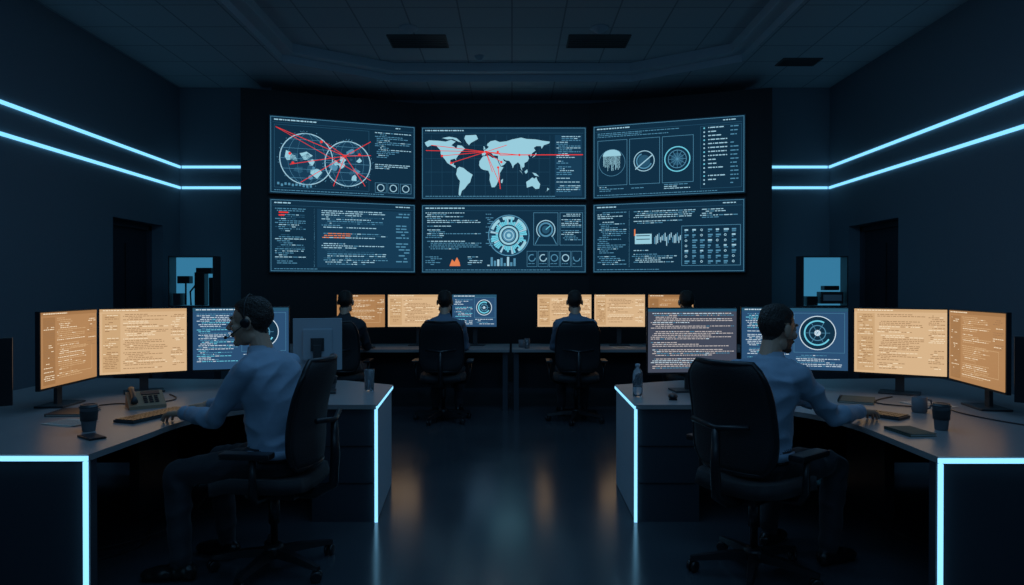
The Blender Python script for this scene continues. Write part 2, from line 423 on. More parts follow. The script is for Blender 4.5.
def ui_gauges(p):
    base_ui(p); w, h = p.w, p.h
    p.text(.07, .12, w*.55, .09, .026, [T_B], .8, ind=False)
    for k in range(3):
        u = .07+k*w*.22; p.frame(u, .23, w*.205, h-.42, .006, T_B); c = (u+w*.1, .23+(h-.42)*.5)
        if k == 0:
            for i in range(13): p.rect(c[0]-.13+i*.02, c[1]-.12, .012, .24*(.6+.4*random.random()), T_L)
            p.shape([(c[0]+.14*math.cos(math.radians(a)), c[1]-.1+.1*math.sin(math.radians(a))) for a in range(180, 361, 15)], T_L, 4)
            p.ring(c[0], c[1], .2, .006, T_B, 4)
        elif k == 1:
            p.ring(*c, .15, .012, T_W); p.disc(*c, .09, T_D); p.ring(*c, .11, .02, T_B, 4, 20, 250); p.line(c[0]-.13, c[1]+.12, c[0]+.12, c[1]-.08, .016, T_W, 5)
        else:
            p.ring(*c, .18, .016, T_C); p.ring(*c, .13, .01, T_B); p.disc(*c, .09, T_D)
            for a in range(0, 360, 30): p.line(*c, c[0]+.13*math.cos(math.radians(a)), c[1]+.13*math.sin(math.radians(a)), .006, T_B, 4)
        p.text(u+.03, h-.17, w*.17, .10, .028, [T_W, T_B], .85, ind=False)
    p.frame(w*.72, .12, w*.26, h-.2, .005, T_D)
    for i in range(15):
        y = .14+i*(h-.24)/15; p.disc(w*.745, y+.012, .012, T_W if i % 3 else T_C, 3, 10); p.text(w*.77, y, w*.12, .031, .03, [T_W], .95, .5, False); p.text(w*.91, y, w*.05, .031, .03, [T_B], .9, .5, False)
def ui_code(p):
    base_ui(p); w, h = p.w, p.h
    p.rect(w*.31, .12, w*.66, h-.19, S_BOX, 2)
    p.text(.07, .13, w*.2, h-.22, .029, [T_W, T_B, T_B, T_D], .9); p.rect(.12, .18, .13, .02, T_R, 4); p.rect(.12, .22, .08, .02, T_R, 4); p.rect(w*.29, .12, .005, h-.19, T_B)
    p.text(w*.34, .14, w*.46, h-.23, .030, [T_W, T_W, T_B, T_B, T_W, T_D], .85); p.text(w*.345, h*.45, w*.2, .12, .03, [T_O, T_W], .85, L=4); p.text(w*.86, .15, w*.1, h-.25, .045, [T_B], .7); p.rect(w*.9, h*.42, .08, .02, T_W)
def ui_radial(p):
    base_ui(p); w, h = p.w, p.h
    p.text(.06, .12, w*.34, h*.56, .029, [T_B, T_W, T_B], .9); p.text(.06, h*.76, w*.1, h*.17, .029, [T_B], .8)
    c = (w*.53, h*.45); p.disc(*c, .32, S_BOX); p.ring(*c, .31, .015, T_B, 4); 
    for i in range(48):
        a = i*7.5; l = .1*random.random()+.03; p.ring(*c, .165+l/2, l, T_C if i % 5 else T_W, 4, a, a+6.3, n=2)
    for a0 in (200, 250, 300, 20): p.ring(*c, .27, .045, T_L, 4, a0, a0+random.choice([25, 38]), n=8)
    p.ring(*c, .13, .03, T_L, 4); p.disc(*c, .1, T_B, 4); p.ring(*c, .07, .014, T_W, 5); p.disc(*c, .03, T_L, 5)
    p.text(w*.39, .14, w*.05, h*.5, .028, [T_B], .8); p.frame(w*.68, .12, w*.15, h*.48, .006, T_B)
    d = (w*.755, .12+h*.25); p.ring(*d, .14, .014, T_W, 4, 130, 410); p.ring(*d, .1, .025, T_B); p.disc(*d, .06, T_D, 4); p.line(*d, d[0]+.07, d[1]-.06, .012, T_C, 5)
    p.line(w*.69, h*.58, d[0]-.1, d[1]+.1, .01, T_B, 4); p.line(w*.82, h*.58, d[0]+.1, d[1]+.1, .01, T_B, 4)
    p.frame(w*.84, .12, w*.14, h*.48, .006, T_B); p.text(w*.85, .14, w*.12, h*.42, .028, [T_B, T_W], .9)
    for k in range(5):
        u = w*(.64+.068*k); p.frame(u, h*.68, w*.062, h*.23, .005, T_B); p.ring(u+w*.031, h*.78, .05, .014, T_W if k % 2 else T_B, 3, 0, random.choice([200, 300, 360]), n=16); p.text(u+.02, h*.86, .11, .03, .022, [T_B], .9, ind=False)
    for k in range(9): p.rect(w*.4+k*.05, h*.9-.02-.12*abs(math.sin(k*1.3)), .034, .02+.12*abs(math.sin(k*1.3)), T_B if k % 3 else T_W, 3)
    p.text(w*.27, h*.76, w*.1, h*.16, .029, [T_W, T_B], .8)
    p.shape([(w*.17, h*.9), (w*.185, h*.8), (w*.2, h*.84), (w*.215, h*.77), (w*.23, h*.84), (w*.235, h*.9)], T_O, 5)
def ui_lists(p):
    base_ui(p); w, h = p.w, p.h
    p.text(.07, .13, w*.2, h-.22, .029, [T_W, T_B, T_B], .9); p.rect(w*.25, .12, .004, h-.2, T_B)
    p.rect(w*.285, h*.38, .02, .1, T_O, 4); p.rect(w*.29, h*.45, .25, .15, T_L, 3); p.rect(w*.3, h*.47, .2, .012, S_NAVY, 4); p.rect(w*.3, h*.52, .2, .012, S_NAVY, 4)
    for i in range(18): p.rect(w*.42+i*.022, h*.5-.02*(i % 4), .013, .1+.03*math.sin(i), T_W if i % 3 else T_B, 3)
    p.text(w*.27, .13, w*.42, h*.2, .029, [T_B, T_W], .85); p.text(w*.27, h*.68, w*.3, h*.22, .029, [T_B, T_W], .85)
    for r in range(7):
        for c in range(7):
            x = w*.62+c*w*.05; y = h*.40+r*h*.073
            if random.random() < .35: p.ring(x+.02, y+.015, .014, .008, T_W, 3, n=8)
            else: p.rect(x, y, w*.033*random.uniform(.5, 1), h*.022, random.choice([T_W, T_B, T_B]), 3); p.rect(x, y+h*.032, w*.03*random.uniform(.3, 1), h*.012, T_B, 3)
    p.frame(w*.60, h*.35, w*.375, h*.56, .006, T_B); p.text(w*.72, .13, w*.25, h*.16, .029, [T_B, T_W], .85)

def wall_display(p0, p1, z0, z1, ui):
    p0 = Vector((*p0, 0)); p1 = Vector((*p1, 0)); r = (p1-p0); w = r.length; r.normalize(); up = Vector((0, 0, 1)); n = r.cross(up)
    b = MB(); c = (p0+p1)/2-n*.035+Vector((0, 0, (z0+z1)/2)); ang = math.atan2(r.y, r.x)
    b.box(c, (w, .06, z1-z0), M_BLACK, ang)
    p = Panel(b, p0+Vector((0, 0, z1-.012))+r*.012+n*.001, r, up, w-.024, z1-z0-.024, 1.6)
    ui(p); b.build('wall_display_screen', fix=False)
LI, LO, RI, RO = (-1.474, 10.74), (-3.47, 10.0), (1.23, 10.72), (3.33, 9.98)
wall_display(LO, LI, 2.80, 3.93, ui_globes); wall_display((-1.40, 10.76), (1.15, 10.76), 2.80, 3.93, ui_map); wall_display(RI, RO, 2.80, 3.93, ui_gauges)
wall_display(LO, LI, 1.67, 2.74, ui_code); wall_display((-1.40, 10.76), (1.15, 10.76), 1.67, 2.74, ui_radial); wall_display(RI, RO, 1.67, 2.74, ui_lists)

# ---------------------------------------------------------- desktop monitors
def ui_amber(p, deep=False, s=1.0):
    B1, B2 = (S_WARM2, S_WARM2B) if deep else (S_WARM, S_WARMB); k = .0118*s
    w, h = p.w, p.h; p.rect(0, 0, w, h, B1, 1)
    p.rect(0, 0, w, .02*s, B2, 2); p.text(.02, .006*s, w*.4, .012*s, .010*s, [T_CR], .9, .6, False)
    p.rect(w*.03, .03*s, w*.2, h-.045*s, B2, 2); p.text(w*.04, .04*s, w*.17, h-.07*s, k, [T_CR, T_BR, T_BR], .85, .34)
    p.text(w*.26, .035*s, w*.52, h-.06*s, k, [T_BR, T_BR, T_BR, T_CR] if not deep else [T_TN, T_TN, T_CR], .8, .34); p.text(w*.81, .04*s, w*.17, h*.45, k, [T_BR, T_CR], .85, .34)
    if deep: p.frame(w*.5, h*.5, w*.4, h*.36, .0025*s, T_TN)
    else: p.text(w*.81, h*.62, w*.16, h*.3, k, [T_BR, T_CR], .85, .34)
def ui_slate(p, s=1.0):
    w, h = p.w, p.h; p.rect(0, 0, w, h, S_SLATE, 1); p.rect(0, 0, w, .02*s, T_D, 2)
    p.text(w*.03, .03*s, w*.94, h-.05*s, .0125*s, [T_BE, T_BE, T_BE, T_BE, T_DW, T_B], .92, .38)
def ui_dash(p, s=1.0):
    w, h = p.w, p.h; p.rect(0, 0, w, h, S_BLUE, 1); p.rect(0, 0, w, .024*s, T_D, 2); p.text(.02, .008*s, w*.5, .014*s, .012*s, [T_DW], .9, .6, False)
    p.text(w*.04, .04*s, w*.42, h*.84, .0125*s, [T_DW, T_DW, T_B, T_C], .88, .38)
    c = (w*.72, h*.40); r = min(w*.17, h*.27); p.disc(*c, r, S_NAVY, 2); p.ring(*c, r, .006*s, T_DW); p.ring(*c, r*.72, .010*s, T_C, 4, 30, 300); p.ring(*c, r*.45, .006*s, T_B); p.disc(*c, r*.18, T_DW, 4)
    for a in range(0, 360, 60): p.line(*c, c[0]+r*.7*math.cos(math.radians(a)), c[1]+r*.7*math.sin(math.radians(a)), .003*s, T_B, 4)
    p.text(w*.52, h*.76, w*.44, h*.2, .0125*s, [T_DW, T_DW, T_B], .85, .38); p.frame(w*.5, h*.08, w*.47, h*.64, .002*s, T_B)
def ui_none(p): p.rect(0, 0, p.w, p.h, S_NAVY, 1)
def monitor(p0, p1, z0, z1, ui, zd=.73, shell=None, name='computer_monitor'):
    shell = shell or M_BLACK
    p0 = Vector((*p0, 0)); p1 = Vector((*p1, 0)); r = (p1-p0); w = r.length; r.normalize(); up = Vector((0, 0, 1)); n = r.cross(up)
    b = MB(); ang = math.atan2(r.y, r.x); zc = (z0+z1)/2; m = (p0+p1)/2
    b.box(m-n*.014+up*zc, (w, .026, z1-z0), shell, ang, bev=.004)
    b.box(m-n*.036+up*zc, (w*.6, .03, (z1-z0)*.6), shell, ang, bev=.008)
    b.box(m-n*.052+up*zc, (.09, .012, .09), M_DGREY, ang)
    p = Panel(b, p0+up*(z1-.008)+r*.007+n*.0005, r, up, w-.014, z1-z0-.022); ui(p)
    b.box(m-n*.075+up*((zd+zc)/2), (.055, .022, zc-zd), M_DGREY, ang, bev=.004)
    b.box(m-n*.055+up*zc, (.06, .05, .07), M_DGREY, ang)
    fo = m-n*.06
    b.box(fo+up*(zd+.007), (.25, .17, .012), M_DGREY, ang, bev=.004)
    place(b.build(name, fix=False), m.x, m.y, zd)
Z0, Z1 = .855, 1.315
monitor((-2.70, 4.00), (-2.735, 4.61), Z0, Z1, lambda p: ui_amber(p, True))
monitor((-2.755, 4.66), (-2.285, 4.93), Z0, Z1, ui_amber)
monitor((-2.265, 4.95), (-1.63, 5.13), Z0, Z1, ui_dash)
monitor((.926, 4.80), (1.565, 4.86), Z0, Z1, ui_slate)
monitor((1.66, 5.08), (2.36, 4.90), Z0, Z1, ui_dash)
monitor((2.375, 4.87), (2.85, 4.57), Z0, Z1, ui_amber)
monitor((2.83, 4.53), (2.735, 3.87), Z0, Z1, lambda p: ui_amber(p, True))
monitor((-1.19, 4.90), (-1.51, 4.83), .88, 1.24, ui_none, shell=M_GREY)
monitor((-2.54, 3.56), (-2.95, 3.30), Z0, 1.20, ui_none)
monitor((3.0, 3.35), (2.63, 3.66), Z0, 1.20, ui_none)
# back row
s = 1.5
BZ0, BZ1 = .955, 1.375
monitor((-2.12, 8.45), (-1.565, 8.65), BZ0, BZ1, lambda p: ui_amber(p, True, s))
monitor((-1.545, 8.68), (-.79, 8.72), BZ0, BZ1, lambda p: ui_amber(p, False, s))
monitor((-.75, 8.72), (-.185, 8.68), BZ0, BZ1, lambda p: ui_dash(p, s))
monitor((.31, 8.68), (.995, 8.72), BZ0, BZ1, lambda p: ui_amber(p, False, s))
monitor((1.02, 8.72), (1.655, 8.68), BZ0, BZ1, lambda p: ui_amber(p, False, s))
monitor((1.68, 8.66), (2.2, 8.46), BZ0, BZ1, lambda p: ui_amber(p, True, s))

# ------------------------------------------------------------ desks
def bez(p0, p1, p2, n=10):
    return [((1-t)**2*p0[0]+2*t*(1-t)*p1[0]+t*t*p2[0], (1-t)**2*p0[1]+2*t*(1-t)*p1[1]+t*t*p2[1]) for t in [i/n for i in range(n+1)]]
def console(sg, xin, xin2, xped0, xped1, xfar, xout, yf):
    b = MB(); H = .73
    pts = [(sg*xout, yf), (sg*xin, yf), (sg*xin2, 3.5)]+bez((sg*xin2, 3.6), (sg*(xin2-.03), 4.22), (sg*xped0, 4.31))+[(sg*xped1, 4.31), (sg*(xfar), 5.2), (sg*1.3, 5.45), (sg*xout, 5.6)]
    b.prism(pts, H-.028, H, M_TOP)
    # near end panel with LED outline
    b.box((sg*(xin+xout)/2, yf+.045, (H-.03)/2), (xout-xin-.01, .05, H-.032), M_DESKP)
    b.box((sg*(xin+xout)/2, yf-.006, H-.016), (xout-xin, .012, .020), M_LED)
    b.box((sg*(xin+.009), yf-.006, (H-.028)/2), (.018, .012, H-.030), M_LED)
    # aisle pedestal (side slightly splayed)
    x0, x1, xf = sg*xped0, sg*(xped1+.012), sg*(xfar+.012)
    b.prism([(x0, 4.33), (x1, 4.33), (xf, 5.17), (x0, 5.17)], 0.0, H-.028, M_DESKP)
    e = sg*-.006
    b.prism([(x1, 4.34), (x1+e, 4.34), (xf+e, 5.17), (xf, 5.17)], 0.005, H-.045, M_DESKS)
    b.prism([(sg*xped1+e*.5, 4.30), (sg*xped1-e, 4.30), (sg*xfar-e, 5.19), (sg*xfar+e*.5, 5.19)], H-.026, H-.008, M_LED)
    b.box((sg*(xped1+.010), 4.322, (H-.03)/2), (.018, .012, H-.032), M_LED)
    for z in (.24, .47): b.box((sg*(xped0+xped1)/2, 4.328, z), (xped0-xped1-.06, .004, .006), M_BLACK)
    # rear modesty panel + cable tray + legs
    b.box((sg*(1.3+xout)/2, 5.42, .40), (xout-1.35, .03, .6), M_DESKP)
    b.box((sg*(xout-.05), 4.3, .35), (.05, 2.4, .68), M_DESKP)
    b.box((sg*2.1, 5.25, .60), (1.4, .14, .05), M_BLACK)
    b.box((sg*2.35, 4.6, .35), (.06, .5, .69), M_DGREY)
    ob = b.build('control_desk'); return ob
console(-1, 1.83, 1.80, 1.24, .83, .885, 3.5, 3.02)
console(1, 1.815, 1.82, 1.16, .755, .765, 3.4, 2.98)
for xa, xb in ((-2.95, -.03), (.0, 2.9)):
    b = MB()
    b.box(((xa+xb)/2, 8.62, .712), (xb-xa, .84, .036), M_TOP, bev=.004)
    for x in (xa+.05, xb-.05):
        b.box((x, 8.62, .347), (.06, .74, .694), M_DESKP)
    b.box(((xa+xb)/2, 8.98, .42), (xb-xa-.1, .03, .5), M_DESKP)
    b.box(((xa+xb)/2, 8.80, .60), (xb-xa-.2, .12, .05), M_BLACK)
    place(b.build('workstation_desk'), (xa+xb)/2, 8.62, 0)

# ------------------------------------------------------------ office chair
def slab(b, f, nu, nv, th, m):
    P = [[Vector(f(-1+2*i/nu, j/nv)) for i in range(nu+1)] for j in range(nv+1)]
    F = []; B = []
    for j in range(nv+1):
        for i in range(nu+1):
            du = P[j][min(i+1, nu)]-P[j][max(i-1, 0)]; dv = P[min(j+1, nv)][i]-P[max(j-1, 0)][i]
            n = du.cross(dv).normalized(); F.append(P[j][i]+n*th/2); B.append(P[j][i]-n*th/2)
    o = len(F); W = nu+1; fs = []
    for j in range(nv):
        for i in range(nu):
            a = j*W+i; fs.append([a, a+1, a+W+1, a+W]); fs.append([o+a, o+a+W, o+a+W+1, o+a+1])
    rim = [i for i in range(W)]+[j*W+nu for j in range(1, nv+1)]+[nv*W+i for i in range(nu-1, -1, -1)]+[j*W for j in range(nv-1, 0, -1)]
    for k in range(len(rim)):
        a, c = rim[k], rim[(k+1) % len(rim)]; fs.append([a, o+a, o+c, c])
    b.add(F+B, fs, m, True); return [P[i//W][i % W] for i in rim]
def office_chair(x, y, a, spin=0.3):
    b = MB(Matrix.Translation((x, y, 0)) @ Matrix.Rotation(a, 4, 'Z'))
    def seat(u, v):
        w = .245*(1-.22*abs(2*v-1)**4); yy = -.22+.47*v
        return (u*w, yy, .467-.035*max(0, v-.8)/.2*1.0+.012*u*u+.01*abs(u)**3)
    slab(b, seat, 14, 14, .065, M_FABRIC)
    def back(u, v):
        w = .235*(1-.30*abs(2*v-1)**5)*(1-.06*v)
        return (u*w, -.235-.085*v+.045*math.sin(math.pi*min(1, v*1.15)*.9)*.8+.055*u*u, .56+.53*v)
    rim = slab(b, back, 14, 16, .022, M_FABRIC)
    b.tube(rim, .015, M_BLACK, 8, closed=True)
    b.tube([(0, -.05, .40), (0, -.22, .40), (0, -.315, .45), (0, -.325, .60), (0, -.32, .78)], [.03, .028, .026, .024, .018], M_BLACK)
    b.tube([(-.16, -.29, .80), (0, -.325, .78), (.16, -.29, .80)], .014, M_BLACK)
    b.box((0, -.02, .415), (.2, .26, .055), M_BLACK, bev=.01)
    for s_ in (-1, 1):
        b.tube([(s_*.12, -.02, .415), (s_*.26, -.02, .425), (s_*.295, -.03, .48), (s_*.30, -.03, .64)], [.018, .018, .02, .016], M_BLACK)
        b.box((s_*.295, .0, .655), (.075, .25, .03), M_BLACK, bev=.011)
    b.lathe([(.018, .10), (.018, .24), (.028, .24), (.028, .40)], (0, 0, 0), M_METAL, 16)
    b.lathe([(.03, .06), (.05, .07), (.05, .12), (.035, .135)], (0, 0, 0), M_BLACK, 20)
    for k in range(5):
        t = spin+2*math.pi*k/5; d = Vector((math.cos(t), math.sin(t), 0)); e = Vector((-d.y, d.x, 0)); rings = []
        for q, w, hh, z in ((.03, .028, .022, .095), (.15, .024, .018, .09), (.29, .017, .012, .073), (.32, .014, .010, .07)):
            rings.append([d*q+e*w+Vector((0, 0, z-hh)), d*q-e*w+Vector((0, 0, z-hh)), d*q-e*w*.7+Vector((0, 0, z+hh)), d*q+e*w*.7+Vector((0, 0, z+hh))])
        b.loft(rings, M_BLACK, False)
        c = d*.305; R = Matrix.Rotation(t+.7, 4, 'Z') @ Matrix.Rotation(math.pi/2, 4, 'X')
        wd = Matrix.Rotation(t+.7, 4, 'Z') @ Vector((0, 1, 0))
        for s_ in (-1, 1): b.lathe([(.02, -.009), (.028, -.006), (.028, .006), (.02, .009)], c+wd*s_*.014+Vector((0, 0, .0285)), M_BLACK, 16, R)
        b.lathe([(.008, .03), (.008, .075)], c, M_METAL, 8)
    place(b.build('office_chair'), x, y, 0)

# ------------------------------------------------------------ people
def remesh(b, voxel, smooth=2, fac=.5):
    me = bpy.data.meshes.new('tmp'); me.from_pydata([tuple(v) for v in b.v], [], b.f)
    bm = bmesh.new(); bm.from_mesh(me); bmesh.ops.recalc_face_normals(bm, faces=bm.faces); bm.to_mesh(me); bm.free()
    ob = bpy.data.objects.new('tmp', me); COL.objects.link(ob)
    r = ob.modifiers.new('r', 'REMESH'); r.mode = 'VOXEL'; r.voxel_size = voxel
    sm = ob.modifiers.new('s', 'SMOOTH'); sm.iterations = smooth; sm.factor = fac
    dg = bpy.context.evaluated_depsgraph_get(); ev = ob.evaluated_get(dg)
    out = bpy.data.meshes.new_from_object(ev)
    bpy.data.objects.remove(ob); bpy.data.meshes.remove(me); out.materials.clear()
    return out
def finish(me, name, parent, mats):
    me.name = name
    for m in mats: me.materials.append(m)
    me.polygons.foreach_set('use_smooth', [True]*len(me.polygons)); me.update()
    ob = bpy.data.objects.new(name, me); COL.objects.link(ob); ob.parent = parent; ob.matrix_parent_inverse = parent.matrix_world.inverted(); return ob
def ik(p, q, l1, l2, pole):
    d = q-p; L = min(d.length, (l1+l2)*.995); u = d.normalized(); q = p+u*L
    a = (l1*l1-l2*l2+L*L)/(2*L); h = math.sqrt(max(0, l1*l1-a*a)); w = (pole-u*pole.dot(u)).normalized()
    return p+u*a+w*h, q
def hand_mesh(M, s_, curl, fine):
    """M: wrist frame, +Y fingers, -Z palm; s_=+1 thumb on +X"""
    b = MB(M); m = M_SKIN
    b.caps((0, -.03, 0), .024, (0, .012, 0), .026, m)
    kn = [(.031, .092), (.0105, .098), (-.0105, .093), (-.030, .083)]
    ln = [.074, .082, .076, .060]
    for (kx, ky), l, rk in zip(kn, ln, (.0098, .0098, .0094, .0084)):
        b.caps((s_*kx*.45, .01, 0), .017, (s_*kx, ky, .002), .0118, m)
        p = Vector((s_*kx, ky, .001)); ang = math.radians(-8-curl*.3); yaw = s_*kx*3.2
        for k, fr in enumerate((.45, .31, .24)):
            d = Vector((math.sin(yaw)*math.cos(ang), math.cos(yaw)*math.cos(ang), math.sin(ang)))
            q = p+d*l*fr*1.05; b.caps(p, rk*(1-.10*k), q, rk*(1-.10*(k+1)), m, 12); p = q; ang -= math.radians(curl)
    b.ell((0, .055, -.004), (.036, .045, .014), m)
    pts = [Vector((s_*.020, .018, -.006)), Vector((s_*.047, .048, -.016)), Vector((s_*.058, .078, -.024)), Vector((s_*.056, .102, -.034))]
    for i, (ra, rb) in enumerate(((.017, .0125), (.0125, .0105), (.0105, .0085))): b.caps(pts[i], ra, pts[i+1], rb, m, 12)
    return remesh(b, .0032 if fine else .006, 2)
def sstep(t): t = max(0.0, min(1.0, t)); return t*t*(3-2*t)
def person(x, y, a, lean, wrists, ankles, hyaw, hpitch, shirt, fine=True, headset=False, beard=False, name='seated_man', ts=1.0):
    emp = bpy.data.objects.new(name, None); COL.objects.link(emp); emp.location = (x, y, 0); emp.rotation_euler = (0, 0, a); emp.empty_display_size = .2
    bpy.context.view_layer.update()
    W = Matrix.Translation((x, y, 0)) @ Matrix.Rotation(a, 4, 'Z'); R3 = Matrix.Rotation(a, 4, 'Z')
    fw = R3 @ Vector((0, 1, 0)); rt = R3 @ Vector((1, 0, 0))
    def L(px, py, pz):
        q = .5+(pz-.5)*ts if pz > .5 else pz
        return W @ Vector((px, py+lean*max(0, pz-.52)/.58, q))
    b = MB(); segs = []
    def cap(p0, r0, p1, r1, tag): b.caps(p0, r0, p1, r1, M_SKIN); segs.append((p0.copy(), p1.copy(), r0, r1, tag))
    def oval(z, rx, ry, oy, e=.82, n=28):
        rg = []
        for k in range(n):
            t = 2*math.pi*k/n; cx, cy = math.cos(t), math.sin(t)
            rg.append(L(rx*math.copysign(abs(cx)**e, cx), oy+ry*math.copysign(abs(cy)**e, cy), z))
        return rg
    rings = [oval(*q) for q in ((.505, .10, .07, 0), (.515, .155, .115, 0), (.56, .178, .135, 0), (.62, .172, .135, 0), (.72, .158, .126, .0), (.84, .166, .127, -.01), (.95, .186, .131, -.012), (1.03, .192, .124, -.012), (1.08, .165, .103, -.01), (1.115, .118, .083, -.006), (1.14, .075, .068, 0))]
    b.loft(rings, M_SKIN); segs.append((L(0, 0, .55), L(0, 0, 1.06), .15, .15, 'torso'))
    cap(L(0, 0, 1.08), .055, L(0, .02, 1.15), .052, 'neck')
    wr = []
    for s_, (wx, wy, wz) in zip((-1, 1), wrists):
        sh = L(s_*.180, -.005, 1.045); tgt = Vector((wx, wy, wz))
        el, wq = ik(sh, tgt, .295, .265, Vector((0, 0, -1))+rt*s_*.35-fw*.15)
        cap(L(s_*.05, -.005, 1.09), .052, L(s_*.12, -.005, 1.075), .052, 'arm'); cap(L(s_*.07, -.005, 1.06), .06, sh, .062, 'arm'); cap(sh, .062, (sh+el)/2, .053, 'arm'); cap((sh+el)/2, .053, el, .045, 'arm')
        mid = el+(wq-el)*.35; cap(el, .045, mid, .046, 'arm'); cap(mid, .046, wq, .034, 'arm')
        wr.append((el, wq, s_))
    kns = []
    for s_, (ax, ay) in zip((-1, 1), ankles):
        hp = L(s_*.095, .03, .575); an = Vector((ax, ay, .095))
        kn, an = ik(hp, an, .45, .43, fw*1.0+Vector((0, 0, 1.2))+rt*s_*.12)
        cap(hp, .092, (hp+kn)/2, .080, 'leg'); cap((hp+kn)/2, .080, kn, .062, 'leg')
        mid = kn+(an-kn)*.35; cap(kn, .062, mid, .062, 'leg'); cap(mid, .062, an+Vector((0, 0, .02)), .049, 'leg')
        kns.append(kn)
        d = (kn-hp); d.z = 0; d.normalize(); an0 = Vector((an.x, an.y, 0))
        Rf = Matrix.Rotation(math.atan2(-d.x, d.y), 4, 'Z')
        for (fy, fz, r) in ((-.035, .045, (.036, .045, .045)), (.02, .05, (.038, .06, .05)), (.09, .038, (.044, .075, .038)), (.15, .030, (.043, .05, .030))):
            b.ell(an0+Rf @ Vector((0, fy, fz)), r, M_SKIN, Rf)
        segs.append((an0+Rf @ Vector((0, -.03, .035)), an0+Rf @ Vector((0, .16, .03)), .05, .045, 'shoe'))
    me = remesh(b, .009 if fine else .015, 4 if fine else 2)
    # cloth folds + material split
    n = len(me.vertices); co = np.empty(n*3); me.vertices.foreach_get('co', co); co = co.reshape(-1, 3); no = np.empty(n*3); me.vertices.foreach_get('normal', no); no = no.reshape(-1, 3)
    D = []
    for p0, p1, r0, r1, tag in segs:
        p0 = np.array(p0); dd = np.array(p1)-p0; t = np.clip(((co-p0)@dd)/(dd@dd), 0, 1); D.append(np.linalg.norm(co-(p0+t[:, None]*dd), axis=1)-(r0+(r1-r0)*t))
    D = np.array(D); tags = [s5[4] for s5 in segs]; best = D.argmin(0)
    vt = [tags[i] for i in best]
    joints = np.array([tuple(q) for q in [w_[0] for w_ in wr]+kns+[L(s_*.15, .03, 1.0) for s_ in (-1, 1)]])
    ax = R3 @ Vector((1, .0, .55)).normalized()
    for i in range(n):
        if vt[i] in ('arm', 'torso', 'leg'):
            p = co[i]; v = Vector(p); dj = float(np.linalg.norm(joints-p, axis=1).min())
            wj = math.exp(-(dj/.13)**2); hemw = math.exp(-((p[2]-.68)/.09)**2) if vt[i] == 'torso' else 0
            # stretched, ridged folds running diagonally; stronger by elbows, knees and waist
            along = v.dot(ax); q = Vector((along*4, v.dot(fw)*9+along*2, p[2]*12-along*5))
            rid = 1-2*abs(noise.noise(q+Vector((x*3, 1, 2)))); f = (rid-.6)*(.009+.011*wj+.010*hemw)+noise.noise(v*7)*.006
            co[i] += no[i]*(f+.002)
    me.vertices.foreach_set('co', co.ravel())
    mi = []
    zz = co[:, 2]; zn = .5+(1.13-.5)*ts
    for pl_ in me.polygons:
        v0 = pl_.vertices[0]; t = vt[v0]; z = zz[v0]
        if t == 'shoe' or z < .075: mi.append(2)
        elif t == 'leg' or (t == 'torso' and z < .625): mi.append(1)
        elif t == 'neck' and z > zn: mi.append(3)
        else: mi.append(0)
    ob = finish(me, 'body', emp, [shirt, M_TROU, M_SHOE, M_SKIN]); me.polygons.foreach_set('material_index', mi)
    # cuffs, collar, belt
    b = MB()
    for el, wq, s_ in wr:
        d = (wq-el).normalized(); b.tube([wq-d*.045, wq-d*.04, wq-d*.0, wq+d*.012, wq+d*.015], [.030, .036, .0375, .0375, .030], shirt, 20)
    # folded shirt collar: a band that stands at the neck and turns over, open at the front
    inner = []; top = []; fold = []; base = []
    for k in range(29):
        t = math.radians(105+330*k/28); c_, s2 = math.cos(t), math.sin(t); fr = max(0, s2)
        base.append(L(.064*c_, .010+.064*s2, 1.115)); inner.append(L(.060*c_, .014+.060*s2, 1.135)); top.append(L(.060*c_, .018+.060*s2, 1.172-.016*fr)); fold.append(L(.082*c_, .012+.084*s2, 1.118-.022*fr))
    vs = base+inner+top+fold; fs = []
    for j in range(3):
        for k in range(28): fs.append([j*29+k, j*29+k+1, (j+1)*29+k+1, (j+1)*29+k])
    b.add(vs, fs, shirt, True)
    b.build('shirt_collar_and_cuffs', emp)
    b = MB(); b.loft([oval(.606, .1760, .1390, 0), oval(.608, .1845, .1475, 0), oval(.642, .1825, .1460, 0), oval(.645, .1740, .1370, 0)], shirt)
    b.loft([oval(.590, .17, .13, 0), oval(.591, .1840, .1455, 0), oval(.617, .1835, .1450, 0), oval(.618, .17, .13, 0)], M_BELT); b.build('belt_and_shirt_hem', emp)
    # hands, reaching forward, palm down
    for el, wq, s_ in wr:
        d = (wq-el); dirh = Vector((d.x, d.y, 0)).normalized()*.75+fw*.25; dirh.normalize(); yv = (dirh+Vector((0, 0, -.10))).normalized()
        xv = yv.cross(Vector((0, 0, 1))).normalized(); zv = xv.cross(yv)
        M = Matrix((( xv.x, yv.x, zv.x, wq.x), (xv.y, yv.y, zv.y, wq.y), (xv.z, yv.z, zv.z, wq.z), (0, 0, 0, 1))) @ Matrix.Translation((0, .025, 0))
        hm = hand_mesh(M, -s_, 24, fine); finish(hm, 'hand_right' if s_ > 0 else 'hand_left', emp, [M_SKIN])
    # head : skull, face, ears and cropped hair are one surface
    hc = L(0, .045, 1.29); HM = Matrix.Translation(hc) @ Matrix.Rotation(a+hyaw, 4, 'Z') @ Matrix.Rotation(hpitch, 4, 'X') @ Matrix.Scale(1.05, 4)
    b = MB(); nb = L(0, .0, 1.11)
    b.caps(nb, .057, HM @ Vector((0, -.022, -.05)), .054, M_SKIN)
    h = MB(HM)
    h.ell((0, -.012, .032), (.075, .096, .086), M_SKIN, n=28, k=18); h.ell((0, .018, -.03), (.061, .076, .075), M_SKIN)
    h.ell((0, .038, -.068), (.045, .052, .045), M_SKIN); h.ell((0, .080, -.096), (.022, .018, .018), M_SKIN)
